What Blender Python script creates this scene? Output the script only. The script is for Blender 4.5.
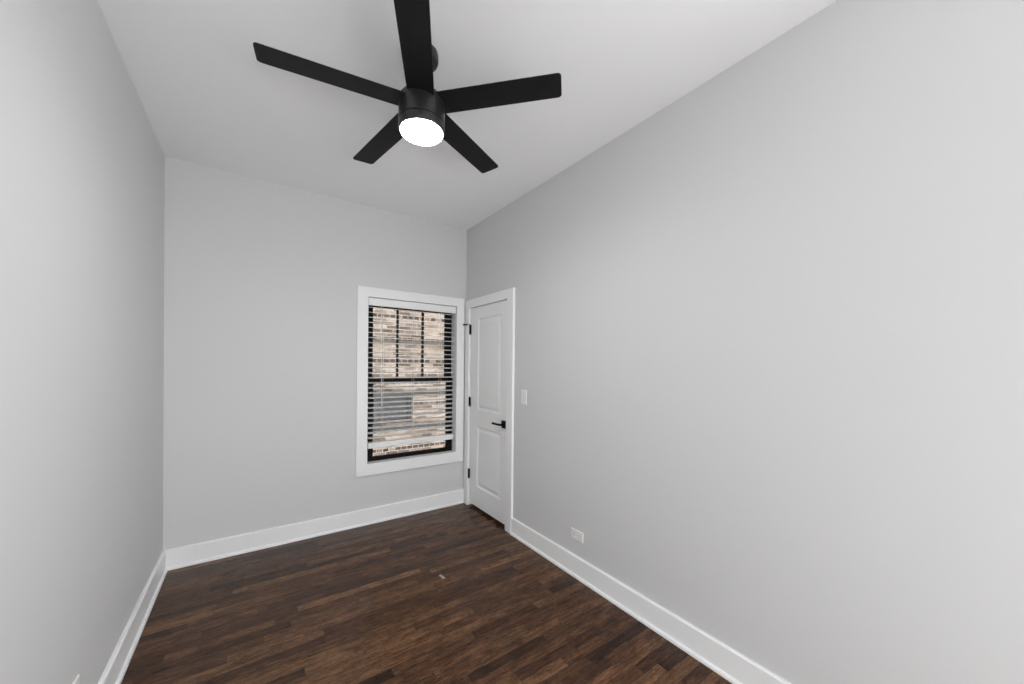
import bpy, bmesh, math, random
from mathutils import Vector, Matrix
for o in list(bpy.data.objects):
    bpy.data.objects.remove(o)
scene = bpy.context.scene
COL = scene.collection
random.seed(4)

# ------------------------------------------------------------------ camera
FPX, CY = 369.0888, 367.6779
YAW, PITCH, ROLL, ZC = 0.6101, -0.0060, 0.0103, 1.4146
cam_data = bpy.data.cameras.new('camera')
cam = bpy.data.objects.new('camera', cam_data)
COL.objects.link(cam)
cam_data.sensor_fit = 'HORIZONTAL'
cam_data.sensor_width = 36.0
cam_data.lens = FPX / 1024.0 * 36.0
cam_data.shift_y = (CY - 342.0) / 1024.0
cam_data.clip_start = 0.02
_f = Vector((math.sin(YAW), math.cos(YAW), 0))
_r = Vector((math.cos(YAW), -math.sin(YAW), 0))
_u = Vector((0, 0, 1))
fw = _f * math.cos(PITCH) + _u * math.sin(PITCH)
up = _u * math.cos(PITCH) - _f * math.sin(PITCH)
rr = _r * math.cos(ROLL) + up * math.sin(ROLL)
uu = up * math.cos(ROLL) - _r * math.sin(ROLL)
cam.matrix_world = Matrix(((rr.x, uu.x, -fw.x, 0), (rr.y, uu.y, -fw.y, 0),
                           (rr.z, uu.z, -fw.z, ZC), (0, 0, 0, 1)))
scene.camera = cam

# ------------------------------------------------------------------ room sizes
L, R, D, H = -0.5002, 1.7900, 3.3944, 2.80      # left wall, right wall, back wall, ceiling
F = -2.20                                        # wall behind the camera
T = 0.14                                         # wall thickness

# ------------------------------------------------------------------ light and exposure
world = bpy.data.worlds.new('overcast_sky')
scene.world = world
world.use_nodes = True
bg = world.node_tree.nodes['Background']
bg.inputs[0].default_value = (0.97, 0.985, 1.0, 1)
bg.inputs[1].default_value = 4.2

def area(name, loc, target, sx, sy, power, color=(1, 1, 1)):
    d = bpy.data.lights.new(name, 'AREA')
    d.shape = 'RECTANGLE'; d.size = sx; d.size_y = sy; d.energy = power; d.color = color
    o = bpy.data.objects.new(name, d); COL.objects.link(o)
    o.location = loc
    o.rotation_euler = (Vector(target) - Vector(loc)).to_track_quat('-Z', 'Y').to_euler()
    return o
# upward fill light added at an assumed, unseen opening behind the photographer
WX0, WX1, WZ0, WZ1 = -0.30, 1.60, 0.10, 1.05
area('fill_rear_opening', (0.65, F + 0.08, 0.50), (0.65, 1.5, 2.8), 1.9, 0.8, 33)
# second fill light, added in an assumed right-wall opening out of view
RWY0, RWY1, RWZ0, RWZ1 = -0.88, -0.12, 0.60, 2.40
area('fill_side_opening', (R - 0.03, -0.5, 1.5), (-1, -0.5, 1.5), 0.7, 1.75, 9)

vs = scene.view_settings
vs.view_transform = 'Standard'
vs.look = 'None'
vs.gamma = 1.0
vs.use_curve_mapping = False
vs.exposure = 0.20

# ------------------------------------------------------------------ materials
def mat(name, color, rough=0.5, metal=0.0, spec=0.5, coat=0.0):
    m = bpy.data.materials.new(name); m.use_nodes = True
    b = m.node_tree.nodes['Principled BSDF']
    b.inputs['Base Color'].default_value = (*color, 1)
    b.inputs['Roughness'].default_value = rough
    b.inputs['Metallic'].default_value = metal
    b.inputs['Specular IOR Level'].default_value = spec
    b.inputs['Coat Weight'].default_value = coat
    return m

class NT:
    """tiny helper for wiring shader nodes"""
    def __init__(self, m):
        self.t = m.node_tree; self.b = self.t.nodes['Principled BSDF']
    def n(self, kind, **kw):
        x = self.t.nodes.new(kind)
        for k, v in kw.items(): setattr(x, k, v)
        return x
    def put(self, sock, v):
        if hasattr(v, 'is_linked'): self.t.links.new(v, sock)
        elif v is not None: sock.default_value = v
    def m(self, op, a, b=None, c=None):
        x = self.n('ShaderNodeMath', operation=op)
        for i, v in enumerate((a, b, c)):
            if v is not None: self.put(x.inputs[i], v)
        return x.outputs[0]
    def xyz(self, x, y, z):
        c = self.n('ShaderNodeCombineXYZ')
        for i, v in enumerate((x, y, z)): self.put(c.inputs[i], v)
        return c.outputs[0]
    def noise(self, vec, scale, detail=3, rough=0.5):
        x = self.n('ShaderNodeTexNoise'); self.put(x.inputs['Vector'], vec)
        x.inputs['Scale'].default_value = scale; x.inputs['Detail'].default_value = detail
        x.inputs['Roughness'].default_value = rough
        return x.outputs['Fac']
    def white(self, vec):
        x = self.n('ShaderNodeTexWhiteNoise', noise_dimensions='3D'); self.put(x.inputs['Vector'], vec)
        return x.outputs['Value']
    def ramp(self, fac, stops, interp='LINEAR'):
        x = self.n('ShaderNodeValToRGB'); self.put(x.inputs[0], fac)
        cr = x.color_ramp; cr.interpolation = interp
        while len(cr.elements) < len(stops): cr.elements.new(0.5)
        for e, (p, c) in zip(cr.elements, stops):
            e.position = p; e.color = (*c, 1)
        return x.outputs[0]
    def mix(self, fac, a, b, blend='MIX'):
        x = self.n('ShaderNodeMix', data_type='RGBA', blend_type=blend)
        self.put(x.inputs[0], fac)
        self.put(x.inputs[6], a if hasattr(a, 'is_linked') else (*a, 1))
        self.put(x.inputs[7], b if hasattr(b, 'is_linked') else (*b, 1))
        return x.outputs[2]
    def bump(self, h, strength, dist):
        x = self.n('ShaderNodeBump'); self.put(x.inputs['Height'], h)
        x.inputs['Strength'].default_value = strength; x.inputs['Distance'].default_value = dist
        self.t.links.new(x.outputs[0], self.b.inputs['Normal'])
    def coords(self):
        tc = self.n('ShaderNodeTexCoord'); s = self.n('ShaderNodeSeparateXYZ')
        self.t.links.new(tc.outputs['Object'], s.inputs[0])
        return tc.outputs['Object'], s.outputs[0], s.outputs[1], s.outputs[2]

def painted(name, color, rough, bump=0.04):
    m = mat(name, color, rough, spec=0.3)
    t = NT(m); v, x, y, z = t.coords()
    t.bump(t.noise(v, 260, 2), bump, 0.0006)
    return m

def floor_material():
    m = mat('dark_stained_oak_strips', (0.1, 0.06, 0.04), 0.2, spec=0.22)
    t = NT(m); v, x, y, z = t.coords()
    W = 0.0572
    row = t.m('FLOOR', t.m('DIVIDE', y, W))
    rnd = t.white(t.xyz(row, 3.7, 0.0))
    rnd2 = t.white(t.xyz(row, 9.1, 5.0))
    ln = t.m('MULTIPLY_ADD', rnd2, 0.40, 0.34)
    u = t.m('DIVIDE', t.m('MULTIPLY_ADD', rnd, 5.0, t.m('ADD', x, 20.0)), ln)
    idx = t.m('FLOOR', u)
    tone = t.white(t.xyz(row, idx, 1.0))
    hue = t.white(t.xyz(row, idx, 7.0))
    base = t.ramp(tone, [(0.0, (0.024, 0.012, 0.007)), (0.16, (0.046, 0.022, 0.011)), (0.5, (0.086, 0.042, 0.020)),
                         (0.8, (0.125, 0.063, 0.030)), (1.0, (0.180, 0.094, 0.045))])
    base = t.mix(t.m('MULTIPLY', hue, 0.45), base, (0.088, 0.038, 0.023))
    gx = t.m('ADD', t.m('MULTIPLY', x, 2.6), t.m('MULTIPLY', tone, 40.0))
    gv = t.xyz(gx, t.m('MULTIPLY', y, 40.0), t.m('MULTIPLY', hue, 9.0))
    grain = t.noise(gv, 2.2, 7, 0.72)
    g2 = t.noise(t.xyz(t.m('MULTIPLY', x, 7.0), t.m('MULTIPLY', y, 16.0), tone), 1.6, 6, 0.75)
    g3 = t.noise(t.xyz(t.m('MULTIPLY', x, 30.0), t.m('MULTIPLY', y, 110.0), hue), 1.5, 4, 0.7)
    mul = t.ramp(grain, [(0.30, (0.30, 0.27, 0.25)), (0.5, (1.0, 1.0, 1.0)), (0.72, (1.9, 1.85, 1.75))])
    c = t.mix(0.9, base, mul, 'MULTIPLY')
    blot = t.ramp(g2, [(0.32, (0.40, 0.37, 0.36)), (0.52, (1.0, 1.0, 1.0)), (0.70, (1.45, 1.40, 1.35))])
    c = t.mix(0.9, c, blot, 'MULTIPLY')
    fleck = t.ramp(g3, [(0.30, (0.45, 0.43, 0.42)), (0.48, (1.0, 1.0, 1.0)), (0.72, (1.5, 1.45, 1.4))])
    c = t.mix(0.8, c, fleck, 'MULTIPLY')
    # seams between strips and butt joints
    fy = t.m('FRACT', t.m('DIVIDE', y, W))
    ey = t.m('MULTIPLY', t.m('MINIMUM', fy, t.m('SUBTRACT', 1.0, fy)), W)
    fu = t.m('FRACT', u)
    eu = t.m('MULTIPLY', t.m('MINIMUM', fu, t.m('SUBTRACT', 1.0, fu)), ln)
    e = t.m('MINIMUM', ey, eu)
    seam = t.m('LESS_THAN', e, 0.0007)
    lightseam = t.m('MULTIPLY', t.m('LESS_THAN', ey, 0.0016), t.m('GREATER_THAN', t.noise(t.xyz(t.m('MULTIPLY', x, 4.0), row, 2.0), 1.5, 2), 0.62))
    c = t.mix(seam, c, (0.012, 0.008, 0.006))
    c = t.mix(t.m('MULTIPLY', lightseam, 0.8), c, (0.22, 0.14, 0.08))
    # one pale scuff in the finish
    dx = t.m('SUBTRACT', x, 1.036); dy = t.m('SUBTRACT', y, 2.272)
    wob = t.m('MULTIPLY', t.m('SUBTRACT', t.noise(v, 60, 2), 0.5), 0.03)
    d1 = t.m('ADD', t.m('ABSOLUTE', t.m('ADD', dx, t.m('MULTIPLY', dy, 0.10))), wob)
    sc = t.m('MULTIPLY', t.m('LESS_THAN', d1, 0.010), t.m('LESS_THAN', t.m('ABSOLUTE', dy), 0.028))
    c = t.mix(t.m('MULTIPLY', sc, 0.8), c, (0.55, 0.45, 0.38))
    t.put(t.b.inputs['Base Color'], c)
    rgh = t.m('MULTIPLY_ADD', t.noise(v, 7, 4), 0.10, 0.13)
    t.put(t.b.inputs['Roughness'], t.m('MULTIPLY_ADD', grain, 0.08, rgh))
    h = t.m('ADD', t.m('MULTIPLY', grain, 0.35), t.m('MULTIPLY', t.m('GREATER_THAN', e, 0.0009), 1.0))
    t.bump(h, 0.18, 0.0012)
    return m

def brick_material():
    m = mat('buff_common_brick', (0.5, 0.4, 0.3), 0.9, spec=0.2)
    t = NT(m); v, x, y, z = t.coords()
    CH = 0.0617
    z = t.m('ADD', z, CH * 0.65 + CH * 6 * 10 - 3.0 - 0.002)   # object origin is 3 m below the room floor
    rowz = t.m('DIVIDE', z, CH)
    vec = t.xyz(x, z, 0.0)
    def br(w, off):
        b = t.n('ShaderNodeTexBrick'); b.offset = off; b.squash = 1.0
        t.t.links.new(vec, b.inputs['Vector'])
        b.inputs['Scale'].default_value = 1.0
        b.inputs['Mortar Size'].default_value = 0.006; b.inputs['Mortar Smooth'].default_value = 0.1
        b.inputs['Brick Width'].default_value = w; b.inputs['Row Height'].default_value = CH
        b.inputs['Color1'].default_value = (0, 0, 0, 1); b.inputs['Color2'].default_value = (1, 1, 1, 1)
        b.inputs['Mortar'].default_value = (0.5, 0.5, 0.5, 1)
        return b
    st = br(0.203, 0.5); hd = br(0.1015, 0.5)
    hdrow = t.m('LESS_THAN', t.m('MODULO', t.m('ADD', t.m('FLOOR', rowz), 600.0), 6.0), 0.5)
    tone = t.mix(hdrow, st.outputs['Color'], hd.outputs['Color'])
    mort = t.m('MULTIPLY_ADD', t.m('SUBTRACT', hd.outputs['Fac'], st.outputs['Fac']), hdrow, st.outputs['Fac'])
    c1 = t.ramp(tone, [(0.0, (0.075, 0.05, 0.036)), (0.35, (0.17, 0.122, 0.092)), (0.65, (0.265, 0.20, 0.155)), (1.0, (0.31, 0.245, 0.20))])
    c2 = t.ramp(tone, [(0.0, (0.035, 0.024, 0.018)), (0.7, (0.08, 0.052, 0.038)), (1.0, (0.25, 0.18, 0.13))])
    c = t.mix(hdrow, c1, c2)
    c = t.mix(mort, c, (0.32, 0.28, 0.245))
    dirt = t.ramp(t.noise(v, 3.0, 5, 0.65), [(0.3, (0.55, 0.53, 0.51)), (0.6, (1, 1, 1))])
    c = t.mix(0.7, c, dirt, 'MULTIPLY')
    c = t.mix(1.0, c, (0.86, 0.88, 0.905), 'MULTIPLY')
    spk = t.ramp(t.noise(v, 34.0, 4, 0.7), [(0.34, (0.45, 0.42, 0.40)), (0.52, (1, 1, 1)), (0.7, (1.25, 1.24, 1.22))])
    c = t.mix(0.85, c, spk, 'MULTIPLY')
    t.put(t.b.inputs['Base Color'], c)
    t.bump(t.m('SUBTRACT', 1.0, mort), 0.5, 0.008)
    return m

M_WALL = painted('pale_grey_wall_paint', (0.695, 0.70, 0.703), 0.62)
M_CEIL = painted('pale_grey_ceiling_paint', (0.94, 0.94, 0.945), 0.8)
M_TRIM = painted('white_trim_enamel', (0.93, 0.94, 0.945), 0.32, 0.01)
M_DOOR = painted('white_door_enamel', (0.93, 0.94, 0.945), 0.36, 0.01)
M_FLOOR = floor_material()
M_BRICK = brick_material()
M_BLACK = mat('matt_black_metal', (0.004, 0.004, 0.004), 0.55, 0.0, 0.18)
M_FANMETAL = mat('satin_black_fan_housing', (0.018, 0.018, 0.018), 0.32, 0.0, 0.5)
def blade_material():
    m = mat('black_wood_grain_blade', (0.012, 0.012, 0.012), 0.55, spec=0.2)
    t = NT(m); v, x, y, z = t.coords()
    g = t.noise(t.xyz(t.m('MULTIPLY', x, 6.0), t.m('MULTIPLY', y, 120.0), z), 1.5, 4)
    t.put(t.b.inputs['Base Color'], t.ramp(g, [(0.3, (0.004, 0.004, 0.004)), (0.7, (0.010, 0.010, 0.010))]))
    t.bump(g, 0.12, 0.0006)
    return m
M_BLADE = blade_material()
M_SASH = mat('dark_bronze_window_sash', (0.005, 0.0045, 0.004), 0.6, spec=0.15)
M_SLAT = mat('white_faux_wood_slat', (0.92, 0.92, 0.91), 0.35)
M_CORD = mat('white_cord', (0.8, 0.8, 0.78), 0.8)
M_PLATE = mat('white_plastic_plate', (0.86, 0.86, 0.86), 0.3)
M_SLOT = mat('dark_socket_slot', (0.22, 0.22, 0.22), 0.6)
M_STONE = mat('grey_limestone', (0.045, 0.044, 0.043), 0.9, spec=0.1)
M_BELT = mat('weathered_brown_ledge', (0.075, 0.062, 0.052), 0.9, spec=0.1)
M_GREYFRAME = mat('grey_painted_window_frame', (0.045, 0.046, 0.048), 0.6, spec=0.2)
M_DARKGLASS = mat('dark_window_glass', (0.028, 0.028, 0.030), 0.2, spec=0.15)
M_GROUND = mat('grey_concrete_ground', (0.22, 0.215, 0.21), 0.9)
def lens_material():
    m = mat('lit_white_diffuser', (0.9, 0.9, 0.9), 0.5)
    b = m.node_tree.nodes['Principled BSDF']
    b.inputs['Emission Color'].default_value = (1.0, 1.0, 1.0, 1)
    b.inputs['Emission Strength'].default_value = 96.0
    return m
M_LENS = lens_material()
def glass_material():
    m = bpy.data.materials.new('clear_window_glass'); m.use_nodes = True
    nt = m.node_tree; nt.nodes.remove(nt.nodes['Principled BSDF'])
    out = nt.nodes['Material Output']
    tr = nt.nodes.new('ShaderNodeBsdfTransparent'); gl = nt.nodes.new('ShaderNodeBsdfGlossy')
    tr.inputs[0].default_value = (0.97, 0.98, 0.975, 1); gl.inputs['Roughness'].default_value = 0.02
    fr = nt.nodes.new('ShaderNodeFresnel'); fr.inputs[0].default_value = 1.45
    mx = nt.nodes.new('ShaderNodeMixShader')
    nt.links.new(fr.outputs[0], mx.inputs[0]); nt.links.new(tr.outputs[0], mx.inputs[1])
    nt.links.new(gl.outputs[0], mx.inputs[2]); nt.links.new(mx.outputs[0], out.inputs[0])
    return m
M_GLASS = glass_material()

# ------------------------------------------------------------------ mesh helpers
def obj(name, bm, material, parent=None, loc=(0, 0, 0), bevel=0.0, smooth=False, segs=2):
    bmesh.ops.recalc_face_normals(bm, faces=bm.faces)
    me = bpy.data.meshes.new(name); bm.to_mesh(me); bm.free()
    if smooth:
        for f in me.polygons: f.use_smooth = True
    me.materials.append(material)
    o = bpy.data.objects.new(name, me); COL.objects.link(o)
    o.location = loc
    if parent: o.parent = parent
    if bevel:
        b = o.modifiers.new('bevel', 'BEVEL'); b.width = bevel; b.segments = segs
        b.limit_method = 'ANGLE'; b.angle_limit = math.radians(40)
    return o
def struct(name, bm, material, parent=None, **kw):
    o = obj(name, bm, material, parent, **kw)
    if not parent: o['kind'] = 'structure'
    return o
def empty(name, loc):
    o = bpy.data.objects.new(name, None); COL.objects.link(o); o.location = loc
    o.empty_display_size = 0.1
    return o
def tag(o, label, cat, group=None):
    o['label'] = label; o['category'] = cat
    if group: o['group'] = group
    return o
def box(bm, x0, x1, y0, y1, z0, z1):
    v = [bm.verts.new(p) for p in ((x0, y0, z0), (x1, y0, z0), (x1, y1, z0), (x0, y1, z0),
                                   (x0, y0, z1), (x1, y0, z1), (x1, y1, z1), (x0, y1, z1))]
    for f in ((0, 3, 2, 1), (4, 5, 6, 7), (0, 1, 5, 4), (1, 2, 6, 5), (2, 3, 7, 6), (3, 0, 4, 7)):
        bm.faces.new([v[i] for i in f])
    return v
def bxs(*bs):
    bm = bmesh.new()
    for b in bs: box(bm, *b)
    return bm
def lathe(bm, prof, seg=64):
    """prof: list of (r, z), closed where r == 0"""
    rings = []
    for r, z in prof:
        if r < 1e-6: rings.append([bm.verts.new((0, 0, z))])
        else: rings.append([bm.verts.new((r * math.cos(2 * math.pi * i / seg), r * math.sin(2 * math.pi * i / seg), z)) for i in range(seg)])
    for a, b in zip(rings, rings[1:]):
        for i in range(seg):
            j = (i + 1) % seg
            if len(a) == 1 and len(b) == 1: continue
            if len(a) == 1: bm.faces.new((a[0], b[i], b[j]))
            elif len(b) == 1: bm.faces.new((a[i], a[j], b[0]))
            else: bm.faces.new((a[i], a[j], b[j], b[i]))
    return bm
def tube(bm, p0, p1, r, seg=10):
    p0, p1 = Vector(p0), Vector(p1); d = (p1 - p0).normalized()
    a = d.orthogonal().normalized(); b = d.cross(a)
    rings = [[bm.verts.new(p + (a * math.cos(2 * math.pi * i / seg) + b * math.sin(2 * math.pi * i / seg)) * r) for i in range(seg)] for p in (p0, p1)]
    for i in range(seg):
        j = (i + 1) % seg
        bm.faces.new((rings[0][i], rings[0][j], rings[1][j], rings[1][i]))
    bm.faces.new(rings[0][::-1]); bm.faces.new(rings[1])
def extrude_profile(bm, prof, p0, p1, out, m0=0.0, m1=0.0):
    """profile (d, z): d = distance along 'out'; p0->p1 the run; m0/m1 mitre (shift per d along the run)"""
    p0, p1, out = Vector(p0), Vector(p1), Vector(out)
    run = (p1 - p0).normalized(); zz = Vector((0, 0, 1))
    A = [bm.verts.new(p0 + out * d + zz * z + run * d * m0) for d, z in prof]
    B = [bm.verts.new(p1 + out * d + zz * z - run * d * m1) for d, z in prof]
    n = len(prof)
    for i in range(n):
        j = (i + 1) % n
        bm.faces.new((A[i], A[j], B[j], B[i]))
    bm.faces.new(A[::-1]); bm.faces.new(B)
def ring_frame(bm, outer, inner, d0, d1, e, place, open_bottom=False):
    """mitred casing: rectangles (u0,u1,v0,v1), depth d0..d1, eased edges e; place(u,v,d)->point"""
    def loop(rc, g, d):
        u0, u1, v0, v1 = rc
        return [bm.verts.new(place(*q, d)) for q in ((u0 - g, v0 - g), (u1 + g, v0 - g), (u1 + g, v1 + g), (u0 - g, v1 + g))]
    ls = [loop(outer, 0, d0), loop(outer, 0, d1 - e), loop(outer, -e, d1), loop(inner, e, d1), loop(inner, 0, d1 - e), loop(inner, 0, d0)]
    for a, b in zip(ls, ls[1:] + ls[:1]):
        for i in range(4):
            j = (i + 1) % 4
            bm.faces.new((a[i], a[j], b[j], b[i]))

# ------------------------------------------------------------------ room shell
fl = struct('floor', bxs((L - T, R + T, F - T, D + T, -0.15, 0)), M_FLOOR)
struct('ceiling', bxs((L - T, R + T, F - T, D + T, H, H + 0.15)), M_CEIL)
struct('wall_left', bxs((L - T, L, F, D, 0, H)), M_WALL)
# window opening in the back wall
OX0, OX1, OZ0, OZ1 = 0.820, 1.677, 0.534, 2.005
struct('wall_back', bxs((L - T, OX0 - 0.012, D, D + T, 0, H), (OX1 + 0.012, R + T, D, D + T, 0, H),
                        (OX0 - 0.012, OX1 + 0.012, D, D + T, 0, OZ0 - 0.012), (OX0 - 0.012, OX1 + 0.012, D, D + T, OZ1 + 0.012, H)), M_WALL)
# door opening in the right wall, closed behind
DY0, DY1, DZ1 = 2.617, 3.300, 1.988
struct('wall_right', bxs((R, R + T, F, RWY0, 0, H), (R, R + T, RWY1, DY0 - 0.012, 0, H),
                         (R, R + T, RWY0, RWY1, 0, RWZ0), (R, R + T, RWY0, RWY1, RWZ1, H), (R, R + T, DY1 + 0.012, D, 0, H),
                         (R, R + T, DY0 - 0.012, DY1 + 0.012, DZ1 + 0.012, H),
                         (R + T, R + T + 0.05, DY0 - 0.3, D, 0, H)), M_WALL)
struct('wall_front', bxs((L - T, WX0, F - T, F, 0, H), (WX1, R + T, F - T, F, 0, H),
                         (WX0, WX1, F - T, F, 0, WZ0), (WX0, WX1, F - T, F, WZ1, H)), M_WALL)

# baseboards: flat board with an eased top, quarter-round shoe as a part
BT, BH = 0.016, 0.1377
BPROF = [(0, 0.001), (BT, 0.001), (BT, BH - 0.006), (BT - 0.005, BH - 0.001), (BT - 0.007, BH), (0, BH)]
def shoe_prof():
    q = [(BT, 0.001), (BT + 0.013, 0.001)]
    for i in range(6):
        a = i / 5 * math.pi / 2
        q.append((BT + 0.013 * math.cos(a), 0.007 + 0.014 * math.sin(a)))
    return q
CASE_Y0 = 2.525
def baseboard(name, p0, p1, out, m0, m1):
    bm = bmesh.new(); extrude_profile(bm, BPROF, p0, p1, out, m0, m1)
    b = struct(name, bm, M_TRIM)
    bm = bmesh.new(); extrude_profile(bm, shoe_prof(), p0, p1, out, m0, m1)
    obj('shoe_molding', bm, M_TRIM, b)
baseboard('baseboard_left', (L, F, 0), (L, D, 0), (1, 0, 0), 1, 1)
baseboard('baseboard_back', (L, D, 0), (R, D, 0), (0, -1, 0), 1, 1)
baseboard('baseboard_right', (R, F, 0), (R, CASE_Y0, 0), (-1, 0, 0), 1, 0)
baseboard('baseboard_front', (L, F, 0), (R, F, 0), (0, 1, 0), 1, 1)

# ------------------------------------------------------------------ window in the back wall
bm = bmesh.new()
ring_frame(bm, (0.7275, 1.7600, 0.4320, 2.0900), (OX0, OX1, OZ0, OZ1), 0.0, 0.020, 0.003, lambda u, v, d: (u, D - d, v))
struct('trim_1', bm, M_TRIM)

win = empty('window_1', (1.2485, D, OZ0)); win['kind'] = 'structure'
wl = win.location
def W(x0, x1, y0, y1, z0, z1): return (x0 - wl.x, x1 - wl.x, y0, y1, z0 - wl.z, z1 - wl.z)
bm = bxs(W(OX0 - .012, OX0, 0.0005, T, OZ0 - .012, OZ1 + .012), W(OX1, OX1 + .012, 0.0005, T, OZ0 - .012, OZ1 + .012),
         W(OX0, OX1, 0.0005, T, OZ0 - .012, OZ0), W(OX0, OX1, 0.0005, T, OZ1, OZ1 + .012))
obj('window_jamb', bm, M_TRIM, win)
obj('window_stool', bxs(W(OX0, OX1, 0.066, T, OZ0, OZ0 + 0.006)), M_SASH, win)
SX0, SX1 = OX0 + 0.0005, OX1 - 0.0005
# lower sash (inner track)
a0, a1 = 0.070, 0.100
bm = bxs(W(SX0, 0.889, a0, a1, OZ0 + .006, 1.281), W(1.612, SX1, a0, a1, OZ0 + .006, 1.281),
         W(0.889, 1.612, a0, a1, OZ0 + .006, 0.571), W(0.889, 1.612, a0, a1, 1.243, 1.281))
ls = obj('lower_sash', bm, M_SASH, win, bevel=0.002)
obj('glass_pane', bxs(W(0.885, 1.616, 0.083, 0.087, 0.567, 1.247)), M_GLASS, ls)
# upper sash (outer track) with its grid of bars
b0, b1 = 0.102, 0.132
bars = [W(1.110, 1.128, b0 + .004, b1 - .004, 1.283, 1.938), W(1.360, 1.378, b0 + .004, b1 - .004, 1.283, 1.938)]
bm = bxs(W(SX0, 0.890, b0, b1, 1.245, OZ1 - .002), W(1.605, SX1, b0, b1, 1.245, OZ1 - .002),
         W(0.890, 1.605, b0, b1, 1.938, OZ1 - .002), W(0.890, 1.605, b0, b1, 1.245, 1.283))
us = obj('upper_sash', bm, M_SASH, win, bevel=0.002)
bm = bxs(*bars)
obj('muntin_bars', bm, M_SASH, us)
obj('glass_pane', bxs(W(0.886, 1.609, 0.115, 0.119, 1.279, 1.942)), M_GLASS, us)
obj('sash_lock', bxs(W(1.21, 1.29, 0.072, 0.098, 1.281, 1.292), W(1.235, 1.265, 0.066, 0.09, 1.292, 1.300)), M_SASH, win, bevel=0.003)

# venetian blind inside the opening
BX0, BX1 = 0.833, 1.662
bl = empty('window_blind', (1.2485, D + 0.03, 0.665))
tag(bl, 'white slatted venetian blind lowered inside the window of the back wall', 'blind')
bo = bl.location
def B(x0, x1, y0, y1, z0, z1): return (x0 - bo.x, x1 - bo.x, y0 - bo.y, y1 - bo.y, z0 - bo.z, z1 - bo.z)
obj('valance', bxs(B(OX0 + .004, 1.668, D - 0.010, D + 0.002, 1.933, 2.000)), M_SLAT, bl, bevel=0.003)
obj('head_rail', bxs(B(BX0, BX1, D + 0.006, D + 0.056, 1.955, 2.000)), M_SLAT, bl, bevel=0.002)
PITCHZ, TILT = 0.0449, math.radians(8)
bm = bmesh.new()
n, z = 0, 0.7535
while z < 1.945:
    prof = []
    for s, sg in ((0, 1), (1, -1)):
        for i in range(7):
            q = (i / 6 - 0.5) * (1 if s == 0 else -1)
            crown = 0.0022 * (1 - (2 * q) ** 2)
            prof.append((q * 0.050, crown + sg * 0.0014))
    A = []; Bv = []
    for (d, h) in prof:
        yy = d * math.cos(TILT) - h * math.sin(TILT); zz = d * math.sin(TILT) + h * math.cos(TILT)
        A.append(bm.verts.new((BX0 - bo.x, D + 0.033 + yy - bo.y, z + zz - bo.z)))
        Bv.append(bm.verts.new((BX1 - bo.x, D + 0.033 + yy - bo.y, z + zz - bo.z)))
    k = len(A)
    for i in range(k):
        j = (i + 1) % k
        bm.faces.new((A[i], A[j], Bv[j], Bv[i]))
    bm.faces.new(A[::-1]); bm.faces.new(Bv)
    z += PITCHZ
obj('slats', bm, M_SLAT, bl)
obj('bottom_rail', bxs(B(BX0, BX1, D + 0.006, D + 0.058, 0.662, 0.713)), M_SLAT, bl, bevel=0.003)
for cx in (0.958, 1.243, 1.520):
    bm = bmesh.new()
    for yy in (D + 0.0055, D + 0.0605):
        tube(bm, (cx - bo.x, yy - bo.y, 0.714 - bo.z), (cx - bo.x, yy - bo.y, 1.955 - bo.z), 0.0011, 6)
    obj('ladder_cord', bm, M_CORD, bl)
bm = bmesh.new()
tube(bm, (0.936 - bo.x, D + 0.0005 - bo.y + .002, 1.935 - bo.z), (0.944 - bo.x, D - 0.001 - bo.y, 1.10 - bo.z), 0.0030, 8)
tube(bm, (0.944 - bo.x, D - 0.001 - bo.y, 1.12 - bo.z), (0.945 - bo.x, D - 0.0012 - bo.y, 1.04 - bo.z), 0.0042, 8)
obj('tilt_wand', bm, M_CORD, bl)

# ------------------------------------------------------------------ door in the right wall
bm = bmesh.new()
# casing: two legs and a head, eased edges, mitred at the head
def casing(u0, u1, iu0, iu1, iv1, v1, d0, d1, e):
    def pl(u, v, d): return bm.verts.new((R - d, u, v))
    path_o = [(u0, 0.001), (u0, v1), (u1, v1), (u1, 0.001)]
    path_i = [(iu0, 0.001), (iu0, iv1), (iu1, iv1), (iu1, 0.001)]
    def off(path, g):
        s = [(1, 0), (1, -1), (-1, -1), (-1, 0)]
        return [(u + g * a, v + g * b) for (u, v), (a, b) in zip(path, s)]
    ls = [[pl(u, v, d) for u, v in pth] for pth, d in
          ((path_o, d0), (path_o, d1 - e), (off(path_o, e), d1), (off(path_i, -e), d1), (path_i, d1 - e), (path_i, d0))]
    for a, b in zip(ls, ls[1:] + ls[:1]):
        for i in range(3): bm.faces.new((a[i], a[i + 1], b[i + 1], b[i]))
    bm.faces.new([l[0] for l in ls]); bm.faces.new([l[3] for l in ls][::-1])
casing(CASE_Y0, 3.376, DY0 + 0.002, DY1 - 0.002, DZ1 - 0.002, 2.068, 0.0, 0.020, 0.003)
struct('trim_2', bm, M_TRIM)
struct('trim_3', bxs((R + 0.001, R + T, DY0 - .012, DY0, 0.001, DZ1 + .012), (R + 0.001, R + T, DY1, DY1 + .012, 0.001, DZ1 + .012),
                     (R + 0.001, R + T, DY0, DY1, DZ1, DZ1 + .012)), M_TRIM)

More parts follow.
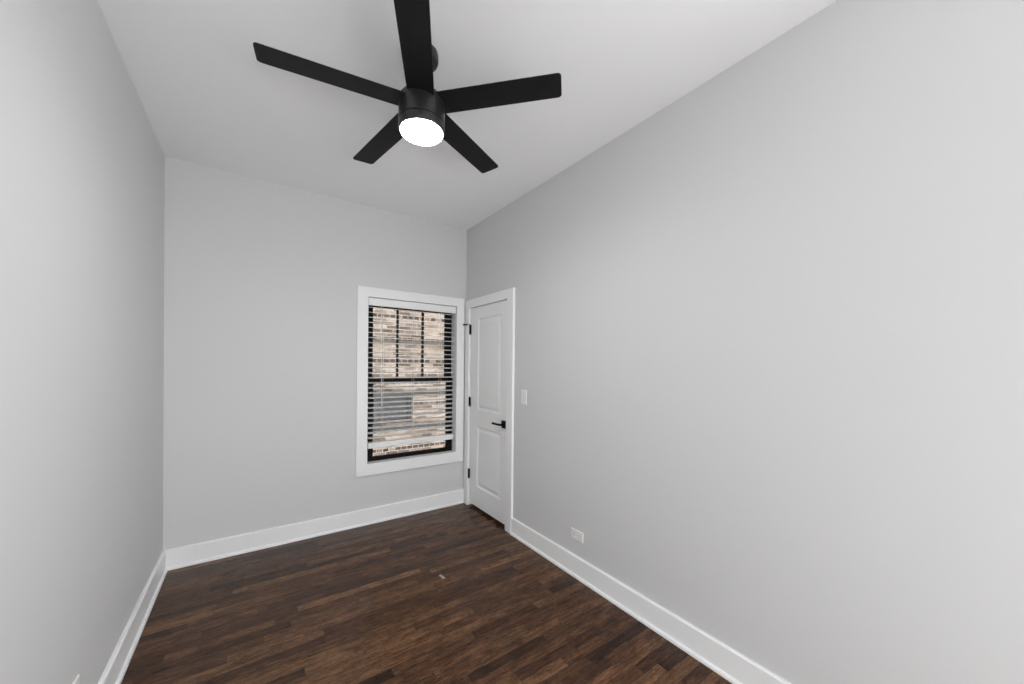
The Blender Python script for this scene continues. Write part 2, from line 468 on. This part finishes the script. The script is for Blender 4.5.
LY0, LY1, LZ0, LZ1 = DY0 + 0.005, DY1 - 0.004, 0.030, DZ1 - 0.006
door = empty('door_1', (R, LY1, 0)); door['kind'] = 'structure'
FACE = -0.002                          # leaf face just behind the wall plane
bm = bmesh.new()
def P(y, z, w): return bm.verts.new((-FACE - w, y - LY1, z))
def panel_face():
    us = [LY0, 2.733, 3.150, LY1]; vs = [LZ0, 0.222, 0.815, 0.978, 1.872, LZ1]
    holes = {(1, 1), (1, 3)}
    g = {}
    def gv(i, j):
        if (i, j) not in g: g[(i, j)] = P(us[i], vs[j], 0)
        return g[(i, j)]
    for i in range(3):
        for j in range(5):
            c = [gv(i, j), gv(i + 1, j), gv(i + 1, j + 1), gv(i, j + 1)]
            if (i, j) not in holes: bm.faces.new(c); continue
            u0, u1, v0, v1 = us[i], us[i + 1], vs[j], vs[j + 1]
            prev = c
            for ins, dep in ((0.003, -0.001), (0.014, -0.010), (0.022, -0.0105), (0.046, -0.004), (0.050, -0.0035)):
                cur = [P(u0 + ins, v0 + ins, dep), P(u1 - ins, v0 + ins, dep), P(u1 - ins, v1 - ins, dep), P(u0 + ins, v1 - ins, dep)]
                for k in range(4):
                    l = (k + 1) % 4
                    bm.faces.new((prev[k], prev[l], cur[l], cur[k]))
                prev = cur
            bm.faces.new(prev)
    # edges and back of the leaf
    back = {(i, j): P(us[i], vs[j], -0.035) for i in (0, 3) for j in range(6)}
    for i in (0, 3):
        for j in range(5): bm.faces.new((gv(i, j), gv(i, j + 1), back[(i, j + 1)], back[(i, j)]))
    for j in (0, 5):
        bm.faces.new([gv(i, j) for i in range(4)] + [back[(3, j)], back[(0, j)]])
    bm.faces.new([back[(0, j)] for j in range(6)] + [back[(3, j)] for j in range(5, -1, -1)])
panel_face()
obj('door_leaf', bm, M_DOOR, door)
for hz, stop in ((1.770, True), (1.045, False), (0.322, False)):
    bm = bmesh.new()
    hy, hx = LY1 + 0.004 - LY1, -0.009
    for k in range(5):
        z0 = hz - 0.047 + k * 0.0188
        tube(bm, (hx, hy, z0 + 0.0004), (hx, hy, z0 + 0.0184), 0.0068, 14)
    tube(bm, (hx, hy, hz - 0.052), (hx, hy, hz + 0.052), 0.0045, 12)
    box(bm, -0.0045, -0.002, -0.018, hy, hz - 0.046, hz + 0.046)
    h = obj('hinge', bm, M_BLACK, door)
    if stop:
        bm = bmesh.new()
        tube(bm, (hx, hy, hz + 0.050), (hx, hy, hz + 0.058), 0.009, 14)
        tube(bm, (hx, hy + 0.004, hz + 0.054), (hx - 0.030, hy + 0.062, hz + 0.054), 0.0062, 10)
        tube(bm, (hx - 0.028, hy + 0.058, hz + 0.054), (hx - 0.034, hy + 0.070, hz + 0.054), 0.0075, 12)
        obj('door_stop', bm, M_BLACK, h)
# lever handle on a square rose
hy, hz = 2.668 - LY1, 0.900
hd = obj('door_handle', bxs((-0.011, 0.003, hy - 0.033, hy + 0.033, hz - 0.033, hz + 0.033)), M_BLACK, door, bevel=0.002)
bm = bmesh.new()
tube(bm, (-0.010, hy, hz), (-0.050, hy, hz), 0.009, 16)
box(bm, -0.058, -0.045, hy - 0.010, hy + 0.118, hz - 0.0085, hz + 0.0085)
obj('lever', bm, M_BLACK, hd, bevel=0.002)

# ------------------------------------------------------------------ switch and sockets
def plate_mesh(bm, w, h, d, place):
    def loop(a, b, dd): return [bm.verts.new(place(u, v, dd)) for u, v in ((-a, -b), (a, -b), (a, b), (-a, b))]
    ls = [loop(w / 2, h / 2, 0), loop(w / 2, h / 2, d * 0.45), loop(w / 2 - 0.004, h / 2 - 0.004, d)]
    for a, b in zip(ls, ls[1:]):
        for i in range(4):
            j = (i + 1) % 4
            bm.faces.new((a[i], a[j], b[j], b[i]))
    bm.faces.new(ls[0][::-1]); bm.faces.new(ls[-1])
sw = empty('light_switch', (R, 2.386, 1.160))
tag(sw, 'white rocker light switch on the right wall beside the door casing', 'switch')
rp = lambda u, v, d: (-d, u, v)
bm = bmesh.new(); plate_mesh(bm, 0.072, 0.116, 0.006, rp); obj('switch_plate', bm, M_PLATE, sw)
bm = bmesh.new()
pts = [(-0.0165, -0.033, 0.005), (0.0165, -0.033, 0.005), (0.0165, 0.0, 0.0078), (-0.0165, 0.0, 0.0078), (-0.0165, 0.033, 0.0105), (0.0165, 0.033, 0.0105)]
bv = [bm.verts.new(rp(*q)) for q in pts]
lo = [bm.verts.new(rp(u, v, 0.004)) for u, v, d in (pts[0], pts[1], pts[5], pts[4])]
bm.faces.new((bv[0], bv[1], bv[2], bv[3])); bm.faces.new((bv[3], bv[2], bv[5], bv[4]))
bm.faces.new((lo[0], lo[1], bv[1], bv[0])); bm.faces.new((lo[2], lo[3], bv[4], bv[5]))
bm.faces.new((lo[1], lo[2], bv[5], bv[2], bv[1])); bm.faces.new((lo[3], lo[0], bv[0], bv[3], bv[4])); bm.faces.new(lo[::-1])
obj('rocker', bm, M_PLATE, sw)

def socket(loc, sign, label):
    t = empty('wall_socket', loc)
    tag(t, label, 'socket', 'wall sockets above the baseboards')
    pl = lambda u, v, d: (sign * d, u, v)
    bm = bmesh.new(); plate_mesh(bm, 0.110, 0.066, 0.006, pl); obj('socket_plate', bm, M_PLATE, t)
    for s in (-1, 1):
        bm = bmesh.new(); plate_mesh(bm, 0.030, 0.033, 0.0075, lambda u, v, d: pl(u + s * 0.0195, v, d))
        f = obj('receptacle', bm, M_PLATE, t)
        bm = bmesh.new()
        for v, hw in ((-0.0065, 0.0036), (0.0065, 0.0045)):
            a = sorted((sign * 0.0070, sign * 0.0079)); box(bm, a[0], a[1], s * 0.0195 - hw, s * 0.0195 + hw, v - 0.0011, v + 0.0011)
        tube(bm, pl(s * 0.0195 + 0.010, 0, 0.0070), pl(s * 0.0195 + 0.010, 0, 0.0079), 0.0023, 10)
        obj('slot', bm, M_SLOT, f)
    bm = bmesh.new(); tube(bm, pl(0, 0, 0.005), pl(0, 0, 0.0068), 0.003, 12); obj('screw', bm, M_PLATE, t)
socket((R, 1.773, 0.277), -1, 'white horizontal wall socket on the right wall above the baseboard past the door')
socket((L, 1.860, 0.287), 1, 'white horizontal wall socket on the left wall, cut by the bottom edge')

# ------------------------------------------------------------------ ceiling fan
FX, FY, FZ = 0.607, 1.588, 2.566
fan = empty('ceiling_fan', (FX, FY, H))
tag(fan, 'black five-blade ceiling fan with a lit round lamp', 'ceiling fan')
def fz(z): return z - H
def arc(r0, z0, r1, z1, n=5):
    return [(r0 + (r1 - r0) * math.sin(i / n * math.pi / 2), z0 + (z1 - z0) * (1 - math.cos(i / n * math.pi / 2))) for i in range(n + 1)]
def lobj(name, prof, m, parent, **kw):
    bm = bmesh.new(); lathe(bm, prof); 
    o = obj(name, bm, m, parent, smooth=True, **kw)
    for md in (): pass
    me = o.data
    try: me.set_sharp_from_angle(angle=math.radians(35))
    except Exception: pass
    return o
lobj('canopy', [(0, fz(H) - .0005), (0.068, fz(H) - .0005), (0.070, fz(2.790)), (0.070, fz(2.768)), (0.066, fz(2.758)), (0.050, fz(2.750)), (0.024, fz(2.746)), (0, fz(2.746))], M_FANMETAL, fan)
lobj('downrod', [(0, fz(2.75)), (0.0135, fz(2.75)), (0.0135, fz(2.645)), (0.024, fz(2.643)), (0.024, fz(2.610)), (0, fz(2.610))], M_FANMETAL, fan)
lobj('motor_housing', [(0, fz(2.618)), (0.040, fz(2.618)), (0.072, fz(2.612)), (0.090, fz(2.598)), (0.1000, fz(2.584)), (0.1006, fz(2.578)), (0.1006, fz(2.490)), (0.0992, fz(2.4885)), (0, fz(2.4885))], M_FANMETAL, fan)
ring = lobj('light_ring', [(0, fz(2.488)), (0.0945, fz(2.488)), (0.0945, fz(2.4825)), (0.1006, fz(2.4820)), (0.1006, fz(2.452)), (0.0990, fz(2.448)), (0.0932, fz(2.447)), (0.0922, fz(2.451)), (0, fz(2.451))], M_FANMETAL, fan)
lobj('lamp_lens', [(0, fz(2.4505)), (0.0918, fz(2.4505)), (0.0918, fz(2.446)), (0.0895, fz(2.442)), (0.079, fz(2.4385)), (0.055, fz(2.4355)), (0, fz(2.4340))], M_LENS, ring)
# blades
def blade_mesh():
    bm = bmesh.new()
    r0, r1, w0, w1, cr, th = 0.085, 0.6156, 0.0572, 0.0575, 0.016, 0.0045
    pts = [(r0, -w0), (r1 - cr, -w1)]
    for i in range(1, 6): a = -math.pi / 2 + i / 6 * math.pi / 2; pts.append((r1 - cr + cr * math.cos(a), -w1 + cr + cr * math.sin(a)))
    pts += [(r1, -w1 + cr), (r1, w1 - cr)]
    for i in range(1, 6): a = i / 6 * math.pi / 2; pts.append((r1 - cr + cr * math.cos(a), w1 - cr + cr * math.sin(a)))
    pts += [(r1 - cr, w1), (r0, w0)]
    ph = -0.1287
    def pos(x, y, h): return (x, y * math.cos(ph) - h * math.sin(ph), y * math.sin(ph) + h * math.cos(ph))
    top = [bm.verts.new(pos(x, y, th / 2)) for x, y in pts]; bot = [bm.verts.new(pos(x, y, -th / 2)) for x, y in pts]
    bm.faces.new(top); bm.faces.new(bot[::-1])
    for i in range(len(pts)):
        j = (i + 1) % len(pts); bm.faces.new((top[i], top[j], bot[j], bot[i]))
    return bm
def holder_mesh():
    bm = bmesh.new()
    ph = -0.1287
    def pos(x, y, h): return (x, y * math.cos(ph) - h * math.sin(ph), y * math.sin(ph) + h * math.cos(ph))
    pts = [(0.060, -0.036), (0.118, -0.046), (0.150, -0.040), (0.165, 0.0), (0.150, 0.040), (0.118, 0.046), (0.060, 0.036)]
    top = [bm.verts.new(pos(x, y, 0.0085)) for x, y in pts]; bot = [bm.verts.new(pos(x, y, 0.0024)) for x, y in pts]
    bm.faces.new(top); bm.faces.new(bot[::-1])
    for i in range(len(pts)):
        j = (i + 1) % len(pts); bm.faces.new((top[i], top[j], bot[j], bot[i]))
    for (x, y) in ((0.13, -0.025), (0.13, 0.025), (0.148, 0)):
        tube(bm, pos(x, y, 0.008), pos(x, y, 0.0115), 0.0045, 10)
    return bm
blade0 = obj('blade', blade_mesh(), M_BLADE, fan)
hold0 = obj('blade_holder', holder_mesh(), M_FANMETAL, blade0)
for k in range(5):
    ang = -3.2698 - k * math.radians(72)
    slope = 0.0117 + 0.0196 * math.cos(ang) - 0.0326 * math.sin(ang)     # the fan hangs slightly out of level
    if k == 0: b = blade0
    else:
        b = blade0.copy(); COL.objects.link(b); b.parent = fan
        h = hold0.copy(); COL.objects.link(h); h.parent = b
    b.location = (0, 0, fz(FZ) + 0.0); b.rotation_euler = (0, -math.atan(slope), ang)

# ------------------------------------------------------------------ the neighbouring building across the gap
BY = 6.2
struct('ground', bxs((-12, 16, D + T + 0.02, 20, -3.2, -3.0)), M_GROUND)
bb = empty('brick_building', (2.0, BY, -3.0))
tag(bb, 'buff brick building seen through the blind outside the window', 'building')
def X(x0, x1, y0, y1, z0, z1): return (x0 - 2.0, x1 - 2.0, y0 - BY, y1 - BY, z0 + 3.0, z1 + 3.0)
NX0, NX1, NZ0, NZ1 = 1.05, 2.25, 0.42, 0.895
bm = bxs(X(-7, NX0, BY, BY + 3, -3, 3.7), X(NX1, 11, BY, BY + 3, -3, 3.7), X(NX0, NX1, BY, BY + 3, -3, NZ0), X(NX0, NX1, BY, BY + 3, NZ1, 3.7))
obj('wall', bm, M_BRICK, bb)
obj('belt_course', bxs(X(-7, 11, BY - 0.05, BY + 0.02, NZ1, 0.965)), M_STONE, bb, bevel=0.006)
obj('belt_course', bxs(X(-7, 11, BY - 0.03, BY + 0.02, 1.755, 1.815)), M_BELT, bb, bevel=0.006)
obj('sill_course', bxs(X(-7, 11, BY - 0.05, BY + 0.02, 0.315, 0.40)), M_STONE, bb, bevel=0.006)
bm = bmesh.new()
ring_frame(bm, (NX0 - 2, NX1 - 2, NZ0 + 3, NZ1 + 3), (NX0 + .05 - 2, NX1 - .05 - 2, NZ0 + .05 + 3, NZ1 - .05 + 3), -0.14, -0.06, 0.004, lambda u, v, d: (u, -d, v))
box(bm, *X(1.62, 1.67, BY + 0.07, BY + 0.13, NZ0 + 0.04, NZ1 - 0.04))
nf = obj('window', bm, M_GREYFRAME, bb)
obj('pane', bxs(X(NX0 + .04, NX1 - .04, BY + 0.10, BY + 0.11, NZ0 + .04, NZ1 - .04)), M_DARKGLASS, nf)
